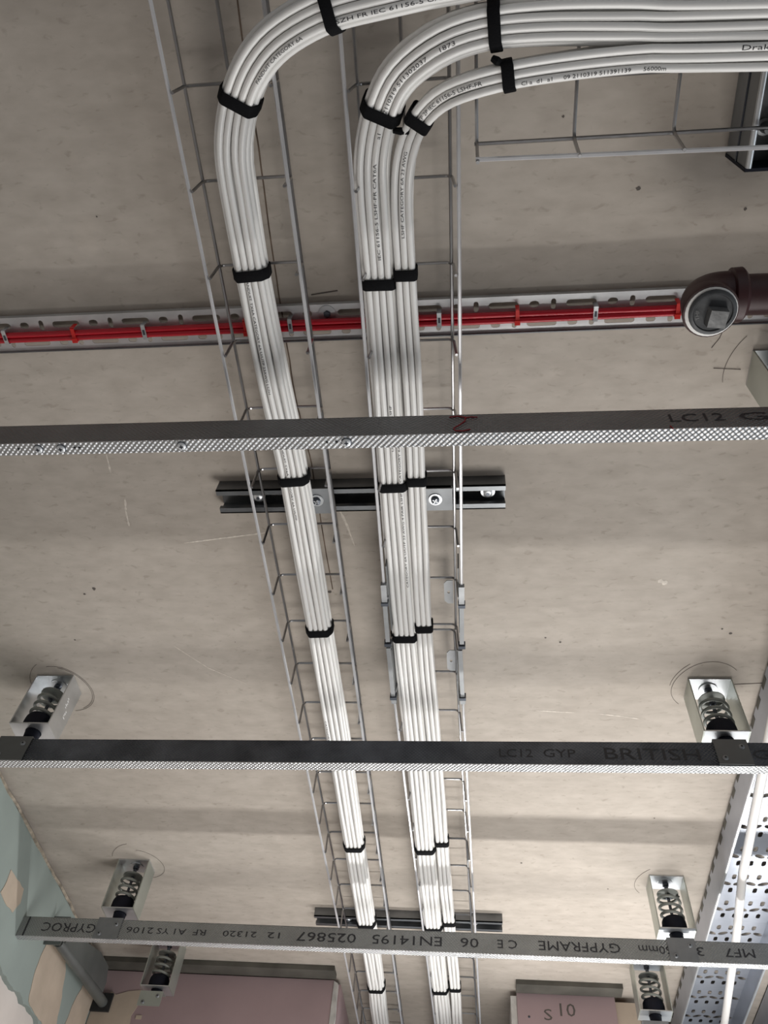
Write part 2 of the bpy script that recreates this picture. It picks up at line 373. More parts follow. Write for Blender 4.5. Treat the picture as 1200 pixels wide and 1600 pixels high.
put_text('10', 0.205, 0.243, 0.975, 2.2, 0.030, M_['pencil'], br, False, name='hand_lettering')
MB().lathe((0.128, 2.1995, 0.955), (0, -1, 0), [(0, .003), (0.0008, .002)], 8).build('screw_head', M_['bolt'], br)

# ------------------------------------------------------------------ wire cable trays
RW = 0.0021
def wire_tray(t, segs, mids, bars, w_mid=None):
    pass
def tube_obj(parent, name, pts, r=RW, n=6, m='wire'):
    return MB().tube(pts, r, n).build(name, M_[m], parent)
# tray 1
t1h = lambda y: 0.9916 + 0.010*(y-1)
T1 = empty('wire_cable_tray', (-0.25, 1.2, 0.99), 'wire basket tray on the left, carrying the left cable bundle', 'cable tray', 'wire basket trays')
def t1line(x, dz): return [(x, yy, t1h(yy)+dz) for yy in (-0.45, 0.6, 1.6, 2.75)]
for x in (-0.303, -0.2515, -0.199): tube_obj(T1, 'long_wire', t1line(x, -0.0040 if x != -0.2515 else -0.004))
for x in (-0.308, -0.194): tube_obj(T1, 'rim_wire', t1line(x, -0.046), 0.0023, m='rim')
def ubar(parent, xl, xr, xlr, xrr, yy, zt, side=0.049):
    r = 0.007; p = [(xlr+0.0042*(1 if xlr < xl else -1), yy, zt-side), (xl+(xlr-xl)*0.2, yy, zt-r)]
    for k in range(1, 4):
        a = PI/2*k/4; p.append((xl + r*(1-math.cos(a)), yy, zt - r*(1-math.sin(a))))
    p.append((xl+r, yy, zt)); p.append((xr-r, yy, zt))
    for k in range(1, 4):
        a = PI/2*k/4; p.append((xr - r*(1-math.sin(a)), yy, zt - r*(1-math.cos(a))))
    p += [(xr+(xrr-xr)*0.2, yy, zt-r), (xrr-0.0042, yy, zt-side)]
    return tube_obj(parent, 'cross_wire', p, 0.0019, 6)
for k in range(-5, 27):
    yy = 0.108 + 0.1*k
    ubar(T1, -0.303, -0.199, -0.308, -0.194, yy, t1h(yy))
# tray 2: two lengths meeting at a coupler
T2 = empty('wire_cable_tray', (-0.07, 0.3, 0.985), 'galvanised wire basket tray in the middle of the ceiling, near length before the coupler', 'cable tray', 'wire basket trays')
T3 = empty('wire_cable_tray', (-0.07, 1.6, 0.99), 'galvanised wire basket tray in the middle of the ceiling, far length beyond the coupler', 'cable tray', 'wire basket trays')
LA = lambda y: -0.1222 - 0.0136*(y-0.2); RA = lambda y: -0.0050 - 0.0136*(y-0.2)
LB = lambda y: -0.1335 + 0.0192*(y-0.93); RB = lambda y: -0.0175 + 0.0188*(y-0.93)
for (T, L_, Rr, y0, y1) in ((T2, LA, RA, -0.45, 0.921), (T3, LB, RB, 0.922, 2.75)):
    for fn, off, dz, nm, r in ((L_, 0.009, -0.004, 'long_wire', RW), (L_, 0.058, -0.004, 'long_wire', RW), (Rr, -0.0095, -0.004, 'long_wire', RW), (L_, 0, -0.047, 'rim_wire', .0023), (Rr, 0, -0.047, 'rim_wire', .0023)):
        tube_obj(T, nm, [(fn(y)+off, y, t1h(y)-0.0025+dz) for y in (y0, y0*0.5+y1*0.5, y1)], r, m='rim' if nm == 'rim_wire' else 'wire')
for k in range(-5, 9):
    yy = 0.118+0.0995*k; ubar(T2, LA(yy)+.009, RA(yy)-.0095, LA(yy), RA(yy), yy, t1h(yy)-.0025)
for k in range(0, 19):
    yy = 0.926+0.0985*k; ubar(T3, LB(yy)+.009, RB(yy)-.0095, LB(yy), RB(yy), yy, t1h(yy)-.0025)
# tray 3: short cross tray at the right
T4 = empty('wire_cable_tray', (0.5, 0.1, 0.93), 'galvanised wire basket tray crossing to the right above the turned cable bundles', 'cable tray', 'wire basket trays')
for y3 in (-0.050, 0.0045, 0.062, 0.1195, 0.177):
    tube_obj(T4, 'long_wire', [(0.012, y3, 0.935), (0.5, y3+0.003, 0.935), (1.2, y3+.006, 0.935)], RW)
for s_, y3 in ((1, 0.1825), (-1, -0.056)):
    tube_obj(T4, 'rim_wire', [(0.0125, y3, 0.886), (0.3, y3+.005, 0.886), (1.2, y3+0.012, 0.886)], 0.0023, m='rim')
for k in range(0, 12):
    x = 0.0146+0.1015*k; p = [(x, -0.0565, 0.884), (x, -0.052, 0.928), (x, -0.044, 0.9385), (x, 0.171, 0.9385), (x, 0.1775, 0.934), (x, 0.1795, 0.926), (x, 0.1845, 0.882)]
    tube_obj(T4, 'cross_wire', p, 0.0020)

# couplers on the rims of the middle tray
def coupler(x, y0, y1, side, label):
    e = empty('tray_coupler', (x(y0), (y0+y1)/2, 0.935), label, 'coupler', 'sliding couplers on the middle tray rims')
    for (a, b, wd) in ((y0, y0+0.035, 0.0042), (y0+0.040, y0+0.118, 0.0034), (y0+0.132, y1-0.015, 0.0034), (y1-0.012, y1, 0.0042)):
        bb = MB(); z = 0.938
        xa, xb = x(a), x(b)
        bb.add([(xa-wd, a, z-wd), (xa+wd, a, z-wd), (xa+wd, a, z+wd), (xa-wd, a, z+wd), (xb-wd, b, z-wd), (xb+wd, b, z-wd), (xb+wd, b, z+wd), (xb-wd, b, z+wd)],
               [(0, 1, 2, 3), (7, 6, 5, 4), (0, 4, 5, 1), (1, 5, 6, 2), (2, 6, 7, 3), (3, 7, 4, 0)])
        bb.build('rim_sleeve', M_['sleeve'], e)
    for a in (y0+0.0375, y0+0.123, y1-0.0135):
        MB().box(x(a)-.0055, x(a)+.0055, a-.003, a+.003, .932, .944).build('crimp_band', M_['bolt'], e)
    s = MB(); xi = side*0.005
    for a, b in ((y0-0.03, y0+0.10), (y0+0.135, y1+0.01)):
        s.box(x(a)+xi-.001, x(a)+xi+.001, a, b, .942, .978)
    s.build('side_plate', M_['darkplate'], e)
    return e
coupler(lambda y: LA(y) if y < .92 else LB(y), 0.785, 1.045, 1, 'grey sliding coupler joining the left rim of the middle wire tray')
cr = coupler(lambda y: RA(y) if y < .92 else RB(y), 0.790, 1.045, -1, 'grey sliding coupler with two tabs joining the right rim of the middle wire tray')
for (y0, y1) in ((0.815, 0.862), (0.966, 1.014)):
    vs_, fs = holes_plate([(-0.041, y0+.006), (-0.036, y0), (-0.027, y0), (-0.027, y1), (-0.036, y1), (-0.041, y1-.006)], [ellipse(-0.034, (y0+y1)/2, .0022, .003, 0)], 0.0015, lambda c: (c.x, c.y, 0.981+c.z))
    MB().add(vs_, fs).build('tab', M_['sleeve'], cr)

# ------------------------------------------------------------------ cable bundles
def catmull(pts, step=0.01):
    P = [Vector(p) for p in pts]; P = [P[0]*2-P[1]] + P + [P[-1]*2-P[-2]]; out = []
    for i in range(1, len(P)-2):
        n = max(2, int((P[i+1]-P[i]).length/0.004))
        for k in range(n):
            t = k/n; a, b, c, d = P[i-1], P[i], P[i+1], P[i+2]
            out.append(0.5*((2*b)+(c-a)*t+(2*a-5*b+4*c-d)*t*t+(3*b-a-3*c+d)*t**3))
    out.append(P[-2])
    for _ in range(12): out = [out[0]] + [(out[i-1]+out[i]*2+out[i+1])/4 for i in range(1, len(out)-1)] + [out[-1]]
    res = [out[0]]; acc = 0
    for a, b in zip(out, out[1:]):
        acc += (b-a).length
        if acc >= step: res.append(b); acc = 0
    return res
D = 0.0081; RC = 0.00400; RH = D*0.866
class Bundle:
    def __init__(s, pts, rows):
        s.P = catmull(pts, 0.009); m = len(s.P); s.N = []; s.B = []
        for i in range(m):
            t = (s.P[min(i+2, m-1)]-s.P[max(i-2, 0)]).normalized(); n = t.cross(Vector((0, 0, 1))).normalized(); s.N.append(n); s.B.append(n.cross(t))
        s.offs = []
        for ri, n in enumerate(rows):
            for j in range(n): s.offs.append((ri, (j-(n-1)/2)*D, ri*RH))
        s.rows = rows; s.ties = []
    def near(s, x, y): return min(range(len(s.P)), key=lambda i: (s.P[i].x-x)**2+(s.P[i].y-y)**2)
    def at(s, i, u, v): return s.P[i] + s.N[i]*u + s.B[i]*v
    def slack(s, i):
        if not s.ties: return 1
        d = min(abs(i-t) for t in s.ties); return min(1, d/9)
    def centre(s, ci, i):
        ri, u, v = s.offs[ci]; rnd = s.ph[ci]; sl = s.slack(i)
        du = sl*(0.0006*math.sin(i*0.10+rnd[0]) + 0.0004*math.sin(i*0.23+rnd[1])); dv = sl*(0.0007*math.sin(i*0.08+rnd[2])) - (0.0006*sl if ri == 0 else 0)
        return s.at(i, u*(1+0.04*sl)+du, v+dv)
    def make(s, name_side, group, front_names):
        s.ph = [(random.uniform(0, 6), random.uniform(0, 6), random.uniform(0, 6)) for _ in s.offs]; s.obj = []
        for ci, (ri, u, v) in enumerate(s.offs):
            pts = [s.centre(ci, i) for i in range(0, len(s.P), 1 if ri < 2 else 2)]
            o = MB().tube(pts, RC, 12 if ri < 2 else 8).build('data_cable', M_['cable'])
            lab = front_names.get(ci)
            if lab: tag(o, lab, 'cable', group)
            else: tag(o, 'white data cable packed behind the front layer of the %s bundle' % name_side, 'cable', group)
            s.obj.append(o)
    def text(s, ci, body, i0, length, hh, reverse=False, m='ink', side=0.0, pitch_up=0.0):
        """print bent round the cable, starting at path sample i0"""
        vs_, fs, wd = text2d(body); sx = length/wd; ys = [v[1] for v in vs_]; y0 = (min(ys)+max(ys))/2; sy = hh/(max(ys)-min(ys))
        cum = [0]; i = i0; dirn = 1
        cs = [s.centre(ci, k) for k in range(len(s.P))]
        L = [0]
        for a, b in zip(cs, cs[1:]): L.append(L[-1]+(b-a).length)
        out = []
        for x, yv in vs_:
            d = L[i0] + (x*sx if not reverse else length - x*sx); k = max(0, min(len(L)-2, next((q for q in range(len(L)-1) if L[q+1] > d), len(L)-2)))
            t = (d-L[k])/(L[k+1]-L[k]); c = cs[k].lerp(cs[k+1], t); N = s.N[k].lerp(s.N[k+1], t); B = s.B[k].lerp(s.B[k+1], t)
            phi = (yv-y0)*sy/RC*(-1 if reverse else 1) + side
            out.append(c + (RC+0.00012)*(N*math.sin(phi) - B*math.cos(phi)))
        b = MB(); b.add(out, fs)
        return b.build('printed_text', M_[m], s.obj[ci])
    def tie(s, x, y, label, wd=0.013, group=None):
        i = s.near(x, y); s.ties.append(i); s._t = getattr(s, '_t', []) + [(i, label, wd, group)]
    def build_ties(s):
        for (i, label, wd, group) in s._t:
            pts = []
            for ri, u, v in s.offs:
                for k in range(14): a = 2*PI*k/14; pts.append((u+(RC+0.0007)*math.cos(a), v+(RC+0.0007)*math.sin(a)))
            pts = sorted(set((round(a, 6), round(b, 6)) for a, b in pts))
            def half(pp):
                h = []
                for p in pp:
                    while len(h) > 1 and (h[-1][0]-h[-2][0])*(p[1]-h[-2][1])-(h[-1][1]-h[-2][1])*(p[0]-h[-2][0]) <= 0: h.pop()
                    h.append(p)
                return h[:-1]
            hull = half(pts) + half(pts[::-1]); cu = sum(p[0] for p in hull)/len(hull); cv = sum(p[1] for p in hull)/len(hull)
            P, N, B = s.P[i], s.N[i], s.B[i]; T = N.cross(B)*-1; n = len(hull); vs_ = []; fs = []
            prof = [(-wd/2, 0.0), (-wd/2, 0.0013), (-wd/2+0.001, 0.0018), (wd/2-0.001, 0.0018), (wd/2, 0.0013), (wd/2, 0.0)]
            for a, ext in prof:
                for (u, v) in hull:
                    du, dv = u-cu, v-cv; q = math.hypot(du, dv)
                    vs_.append(P + N*(u+du/q*ext) + B*(v+dv/q*ext) + T*(a+0.0007*math.sin(u*300+i)))
            m = len(prof)
            for j in range(m):
                for k in range(n): fs.append((j*n+k, j*n+(k+1) % n, ((j+1) % m)*n+(k+1) % n, ((j+1) % m)*n+k))
            b = MB(); b.add(vs_, fs, True); o = b.build('hook_tape_tie', M_['velcro']); tag(o, label, 'cable tie', group)

b1 = Bundle([(-.256, 2.95, .962), (-.252, 2.284, .960), (-.248, 2.105, .959), (-.247, 1.8, .958), (-.246, 1.5, .957), (-.245, 1.2, .956), (-.246, .906, .956), (-.2485, .612, .956), (-.256, .449, .956),
             (-.2595, .318, .956), (-.2585, .225, .950), (-.254, .17, .942), (-.236, .122, .930), (-.211, .088, .914), (-.184, .066, .903), (-.152, .051, .896), (-.12, .0415, .892), (-.072, .0345, .890), (-.011, .0275, .890), (.1, .022, .890), (.3, .028, .890), (.8, .045, .89)], [4, 5, 4, 5])
b2 = Bundle([(-.078, 2.95, .962), (-.087, 2.266, .960), (-.090, 2.09, .959), (-.0955, 1.80, .958), (-.100, 1.507, .957), (-.102, 1.243, .956), (-.107, .913, .956), (-.107, .743, .956), (-.107, .63, .956), (-.1045, .455, .956),
             (-.1040, .328, .956), (-.1030, .225, .951), (-.0985, .182, .943), (-.086, .142, .927), (-.0695, .112, .912), (-.051, .095, .903), (-.017, .0765, .893), (.024, .0675, .890), (.078, .0665, .890), (.16, .0715, .890), (.255, .0775, .890), (.8, .10, .89)], [4, 5, 4, 5])
b3 = Bundle([(-.043, 2.95, .962), (-.051, 2.263, .960), (-.0525, 2.078, .959), (-.059, 1.774, .958), (-.065, 1.483, .957), (-.068, 1.242, .956), (-.0745, .9, .956), (-.074, .743, .956), (-.0725, .613, .956), (-.0705, .456, .956),
             (-.0710, .326, .956), (-.070, .24, .953), (-.064, .19, .943), (-.0485, .153, .925), (-.024, .1285, .905), (.001, .118, .893), (.037, .1105, .888), (.08, .106, .888), (.17, .1025, .888), (.256, .1065, .888), (.8, .128, .888)], [3, 2, 3])
place = ['at its bend out of the tray', 'just above the red cables', 'in front of the slotted strut', 'level with the tray coupler',
         'between the middle and lower channels', 'just above the printed channel', 'below the printed channel', 'on the top horizontal run']
place_old = ['at the bend where it leaves the tray', 'between the red cables and the upper furring channel', 'in front of the long slotted strut', 'beside the tray coupler, above the middle furring channel',
         'between the middle and lower furring channels', 'just above the printed lower furring channel', 'below the printed lower furring channel, near the bottom edge', 'on the horizontal run at the top']
for b, nm, pts in ((b1, 'left', [(-.236, .122), (-.2595, .318), (-.2485, .606), (-.246, .903), (-.246, 1.507), (-.247, 1.80), (-.248, 2.108), (-.125, .043)]),
                   (b2, 'middle', [(-.086, .142), (-.104, .325), (-.107, .626), (-.107, .915), (-.1, 1.512), (-.0955, 1.808), (-.09, 2.095), (.030, .067)]),
                   (b3, 'narrow right', [(-.0485, .155), (-.071, .324), (-.0725, .610), (-.0745, .896), (-.065, 1.482), (-.059, 1.777), (-.0525, 2.08), (.043, .110)])):
    for k, (x, y) in enumerate(pts):
        b.tie(x, y, 'black hook-and-loop tie round the %s cable bundle %s' % (nm, place[k]), 0.0135 if k != 7 else 0.012, 'black ties on the %s bundle' % nm)
def fronts(nm, rows, side_rows=True):
    """path index grows towards the left edge of the bundle (its outer side at the bend)"""
    d = {}; o1 = rows[0]
    if rows[1] > rows[0]:
        d[o1] = 'white data cable on the right-hand side of the %s bundle, inner side of its bend' % nm
        d[o1+rows[1]-1] = 'white data cable on the left-hand side of the %s bundle, outer side of its bend' % nm
    ordn = ['rightmost', 'second from the right', 'third from the right', 'fourth from the right'] if o1 == 4 else ['rightmost', 'middle one', 'leftmost']
    for k in range(o1): d[k] = 'white data cable, %s in the front layer of the %s bundle' % (ordn[k], nm)
    return d
b1.make('left', 'cables of the left bundle', {**fronts('left', [4, 5])})
b2.make('middle', 'cables of the middle bundle', {**fronts('middle', [4, 5])})
b3.make('narrow right', 'cables of the narrow right bundle', {**fronts('narrow right', [3, 2])})
for b in (b1, b2, b3): b.build_ties()
# small links between the ties of the middle and narrow bundles
def link(p, q, label):
    MB().tube([p, ((p[0]+q[0])/2, (p[1]+q[1])/2, p[2]-.002), q], [.003, .004, .003], 8).build('tie_tail', M_['velcro'])
    tag(bpy.data.objects[-1] if False else C.objects[-1], label, 'cable tie')
link((-.073, .158, .932), (-.056, .160, .930), 'folded black tie end bridging the two bundles at their bend')
link((.029, .093, .888), (.038, .098, .888), 'small pointed black tie tail between the two bundles at the top')

# ------------------------------------------------------------------ print on the cables
i0 = b3.near(-.047, .150); b3.text(1, 'UTP 2P IEC 61156-5 LSHF-FR', i0, 0.085, .0040)
i0 = b3.near(.055, .108); b3.text(0, 'Cl a  d1  a1     09 2110319 511391139      56000m', i0, 0.135, .0036)
i0 = b3.near(.255, .107); b3.text(2, 'Draka', i0, 0.03, .0045)
i0 = b3.near(-.0715, .275); b3.text(1, 'LSHF CATEGORY 6A 23 AWG', i0, 0.10, .0034)
i0 = b2.near(-.093, .160); b2.text(1, 'a1    09 2110319 511302037     1873', i0, 0.135, .0040)
i0 = b2.near(-.104, .300); b2.text(1, 'IEC 61156-5 LSHF-FR CAT6A', i0, 0.11, .0036)
i0 = b2.near(-.107, .80); b2.text(0, 'CATEGORY 6A U/UTP 23 AWG 4 PAIR LSHF-FR  CATEGORY 6A', i0, 0.25, .003)
i0 = b2.near(-.107, .56); b2.text(1, 'UTP 23AWG LSHF', i0, 0.07, .003)
i0 = b1.near(-.254, .47); b1.text(2, 'PANDUIT TX6A CATEGORY 6A U/UTP 23AWG LSZH', i0, 0.155, .0032, reverse=True)
i0 = b1.near(-.2480, .68); b1.text(2, 'PANDUIT TX6A CATEGORY 6A U/UTP', i0, 0.13, .003, reverse=True)
i0 = b1.near(-.246, 1.25); b1.text(3, 'CATEGORY 6A U/UTP 23AWG', i0, 0.14, .003, reverse=True)
i0 = b1.near(-.215, .093); b1.text(0, 'PANDUIT CATEGORY 6A', i0, 0.07, .0034)
i0 = b1.near(-.13, .044); b1.text(0, 'LSZH FR IEC 61156-5 U/UTP', i0, 0.12, .0034)

# ------------------------------------------------------------------ furring channels
def channel(y0, x0, x1, za, zb, hgt, mweb, mfl, label, fl=0.0165):
    """C section; za/zb = underside height at x=-0.83 and x=0.47"""
    zf = lambda x: za + (zb-za)*(x+0.83)/1.30
    e = empty('furring_channel', ((x0+x1)/2, y0, zf((x0+x1)/2)), label, 'metal channel', 'galvanised furring channels')
    def slab(ya, yb, dz0, dz1):
        b = MB(); b.add([(x, yy, zf(x)+dz) for x in (x0, x1) for yy in (ya, yb) for dz in (dz0, dz1)],
                        [(0, 1, 3, 2), (4, 6, 7, 5), (0, 4, 5, 1), (2, 3, 7, 6), (0, 2, 6, 4), (1, 5, 7, 3)]); return b
    slab(y0, y0+0.0015, 0.0008, hgt-.0008).build('web', mweb, e)
    slab(y0-.0002, y0+fl, 0, 0.0012).build('bottom_flange', mfl, e)
    slab(y0, y0+fl, hgt-.0012, hgt).build('top_flange', mweb, e)
    return e, zf
c1, z1f = channel(0.475, -0.984, 1.0, 0.846, 0.8375, 0.0475, M_['ch1'], M_['flange'], 'upper galvanised furring channel with screws, crossing in front of the cables below the red cables')
c2, z2f = channel(1.075, -0.984, 1.0, 0.828, 0.841, 0.0455, M_['ch2'], M_['flange'], 'middle furring channel with a dark smudged face, crossing between the upper pair of spring hangers', 0.018)
c3, z3f = channel(1.680, -0.984, 1.0, 0.8425, 0.8435, 0.0425, M_['ch3'], M_['flange'], 'lower furring channel printed with upside-down black lettering', 0.0165)
for (a, b_, s_, hh) in [(0.547, 0.490, 'MF7', .017), (0.450, 0.436, '3', .017), (0.388, 0.324, '60mm', .016), (0.288, 0.126, 'GYPFRAME', .019), (0.083, 0.043, 'C\u20ac'[:1]+' E', .017), (0.005, -0.032, '06', .019),
                        (-0.070, -0.214, 'EN14195', .019), (-0.248, -0.373, '025867', .019), (-0.409, -0.436, '12', .012), (-0.459, -0.532, '21320', .012), (-0.569, -0.597, 'RF', .012),
                        (-0.612, -0.638, 'A1', .012), (-0.649, -0.676, 'YS', .012), (-0.684, -0.744, '2106', .013), (-0.813, -0.933, 'GYPROC', .019)]:
    put_text(s_, a, b_, z3f(a)+0.0215, 1.68, hh, M_['ink'], c3, True)
MB().box(-0.9705, -0.967, 1.6795, 1.680, z3f(-.97)+.001, z3f(-.97)+.042).build('printed_bar', M_['ink'], c3)
for (a, b_, s_) in [(0.235, 0.297, 'LC12'), (0.313, 0.405, 'GYP'), (0.45, 0.6, 'BRITISH')]:
    put_text(s_, a, b_, z1f(a)+0.026, 0.475, .018, M_['ink_faint'] if False else M_['ink'], c1, False)
for (a, b_, s_, hh) in [(0.042, 0.095, 'LC12', .016), (0.112, 0.163, 'GYP', .016), (0.208, 0.355, 'BRITISH', .022), (0.435, 0.60, 'GYPSUM', .018)]:
    put_text(s_, a, b_, z2f(a)+0.023, 1.075, hh, M_['ink'], c2, False)
# red marker strokes on the upper channel
def stroke(pts, r, parent, yp, m='redink'):
    MB().tube([(x, yp, z) for x, z in pts], r, 5).build('marker_stroke', M_[m], parent)
stroke([(-0.022, .8815), (-0.012, .8835), (-0.002, .880), (-0.0035, .870), (-0.010, .861), (-0.0165, .854), (-0.015, .8475), (-0.006, .8465), (0.003, .850)], .0009, c1, .4745)
stroke([(-0.004, .8785), (0.004, .881), (0.012, .8795)], .0007, c1, .4745)
stroke([(0.232, .846), (0.234, .839)], .0007, c1, .4745)
# screws through the upper channel's flange
for x in (-0.536, -0.506, -0.350, -0.145):
    e = empty('drywall_screw', (x, 0.483, z1f(x)), {-.536: 'leftmost drywall screw head under the upper channel', -.506: 'second drywall screw head from the left under the upper channel',
              -.35: 'drywall screw head under the upper channel, left of the left cable bundle', -.145: 'drywall screw head under the upper channel between the left and middle cable bundles'}[x], 'screw', 'drywall screws in the upper channel')
    z = z1f(x)
    MB().lathe((x, 0.483, z), (0, 0, -1), [(0, .0052), (0.0016, .0054), (0.0028, .0042), (0.0030, .002)], 16).build('head', M_['ptfe'] if False else M_['screw'], e)
    MB().lathe((x, 0.483, z), (0, 0, -1), [(0, .0064), (0.0004, .0062)], 16).build('dark_ring', M_['bolt'], e)  # thin dark ring outlining the screw head
    c = MB(); c.box(x-.0026, x+.0026, .4822, .4838, z-.0034, z-.0029); c.box(x-.0008, x+.0008, .4804, .4856, z-.0034, z-.0029); c.build('cross_recess', M_['bolt'], e)
for x in (-0.562, -0.500+.012, -0.482, -0.169, -0.157):
    MB().lathe((x, 0.482, z1f(x)-.0003), (0, 0, -1), [(0, .0017), (.0002, .0015)], 8).build('screw_hole', M_['dark'], c1)

# ------------------------------------------------------------------ spring hangers
def hanger(zinc):
    """local origin: front left bottom corner on x, y; z=0 at the ceiling"""
    W, Dp, H, t = 0.0735, 0.050, 0.115, 0.0022
    e = empty('spring_hanger', (0, 0, 0), 'x', 'spring hanger')
    MB().box(0, W, 0, Dp, -t, 0).build('top_plate', M_['zinc'], e)
    vs_, fs = holes_plate([(t, 0), (W-t, 0), (W-t, Dp), (t, Dp)], [ellipse(W/2, Dp/2, .0145, .0145, 0, 20)], t, lambda c: (c.x, c.y, -H+t/2+c.z))
    MB().add(vs_, fs).build('bottom_plate', M_['zinc'], e)
    MB().box(0, t, 0, Dp, -H, -t).build('side_plate', zinc, e)
    MB().box(W-t, W, 0, Dp, -H, -t).build('side_plate', zinc, e)
    cx, cy = W/2, Dp/2
    MB().lathe((cx, cy, -t), (0, 0, -1), [(0, .0155), (.0015, .0155), (.0016, .006)], 24).build('washer', M_['zinc'], e)
    b = MB(); b.lathe((cx, cy, -t), (0, 0, -1), [(0.001, .0068), (.008, .0068), (.0082, .0042), (.03, .0042), (.0302, .006), (.036, .006)], 6); b.build('bolt', M_['bolt'], e)
    MB().lathe((cx, cy, -0.027), (0, 0, -1), [(0, .006), (0.0005, .0225), (.0018, .0225), (.002, .006)], 20).build('spring_seat', M_['spring'], e)
    pts = []; n = 96; turns = 3.0
    for k in range(n+1):
        a = 2*PI*turns*k/n; pts.append((cx+.0215*math.cos(a), cy+.0215*math.sin(a), -0.032-0.050*k/n))
    MB().tube(pts, 0.0030, 8).build('spring', M_['spring'], e)
    MB().tube([(cx, cy, -.03), (cx, cy, -.1)], .0032, 8).build('rod', M_['bolt'], e)
    MB().lathe((cx, cy, -0.080), (0, 0, -1), [(0, .010), (0.0010, .017), (.004, .0215), (.009, .0238), (.016, .0246), (.0327, .0246)], 24).build('rubber_cup', M_['rubber'], e)
    MB().lathe((cx, cy, -0.1128), (0, 0, -1), [(0, .0125), (.006, .0135), (.016, .0125), (.019, .009)], 20).build('rubber_grommet', M_['rubber'], e)
    return e
HG = hanger(M_['zincgreen'])
SL = hanger(M_['zinc'])
hp = [(0.3705, 1.070, 'spring hanger at the right end of the middle furring channel, circled in pencil', 0), (0.3705, 0.463, 'spring hanger cut off by the right edge, beside the maroon pipe elbow', 0),
      (-0.8125, 1.070, 'spring hanger at the left end of the middle furring channel', 1), (-0.8125, 1.668, 'spring hanger above the left end of the printed lower channel', 0),
      (0.3705, 1.670, 'spring hanger above the right end of the printed lower channel', 0), (-0.8125, 2.016, 'spring hanger below the printed channel in front of the pink board', 0),
      (0.3690, 2.025, 'spring hanger below the printed channel beside the perforated tray', 0)]
used = [False, False]
for (x, y, lab, k) in hp:
    src = (HG, SL)[k]
    o = src if not used[k] else copy_tree(src); used[k] = True
    o.location = (x, y, CZ-0.0005); o['label'] = lab; o['group'] = 'spring hangers fixed to the ceiling'
# white pen scribble on the left hanger
sc = MB(); sx = SL.location.x+0.0735+.0001
random.seed(3)
for k in range(9):
    yy = SL.location.y+0.019+random.uniform(-.004, .004)+k*.0012; zz = CZ-.042-k*.0042
    sc.box(sx, sx+.0003, yy, yy+random.uniform(.003, .007), zz, zz+.0018)
sc.build('white_scribble', M_['ptfe'], SL)

# brackets from hangers to channels
def bracket(xl, xr, zb, zt, y, skew, label, group='bracket plates clipping the hangers to the channels', m='darkplate'):
    e = empty('hanger_bracket', ((xl+xr)/2, y, zb), label, 'bracket', group)
    b = MB(); b.prism([(xl-skew, y, zt), (xr-skew, y, zt), (xr, y, zb), (xl, y, zb)], (0, 0.0016, 0)); b.build('plate', M_[m], e)
    MB().box(xl-skew, xr-skew, y, y+0.025, zt, zt+0.0016).build('hook', M_[m], e)
    for k, (u, v) in enumerate(((0.22, 0.25), (0.8, 0.72))):
        sxp = xl+(xr-xl)*u-skew*v; szp = zb+(zt-zb)*v
        sc_ = MB().lathe((sxp, y, szp), (0, -1, 0), [(0, .0048), (.001, .0046), (.0022, .003)], 16).build('screw', M_['clamp'], e)
        MB().lathe((sxp, y-.0022, szp), (0, -1, 0), [(0, .0018), (.0003, .0017)], 6).build('recess', M_['dark'], sc_)
    MB().tube([((xl+xr)/2, y+0.024, zt), ((xl+xr)/2, y+0.024, zt+.012)], .004, 8).build('stud', M_['bolt'], e)
    return e
bracket(0.380, 0.432, 0.8425, 0.889, 1.0725, 0.0, 'grey bracket plate on the middle channel under the right hanger')
bracket(-0.815, -0.756, 0.8285, 0.8765, 1.0725, 0.0, 'grey bracket plate on the middle channel at the left edge')
bracket(0.382, 0.436, 0.842, 0.888, 1.6775, 0.0, 'grey bracket plate over the lettering of the lower channel, right end', m='clamp')
bracket(-0.812, -0.758, 0.842, 0.886, 1.6775, 0.0, 'grey bracket plate over the lettering of the lower channel, left end', m='clamp')
bracket(0.372, 0.428, 0.835, 0.884, 2.030, 0.0, 'grey bracket plate hanging free under the lowest right hanger', m='clamp')
bracket(-0.808, -0.752, 0.862, 0.894, 2.022, 0.0, 'greenish bracket plate hanging free under the lowest left hanger', m='zincgreen')

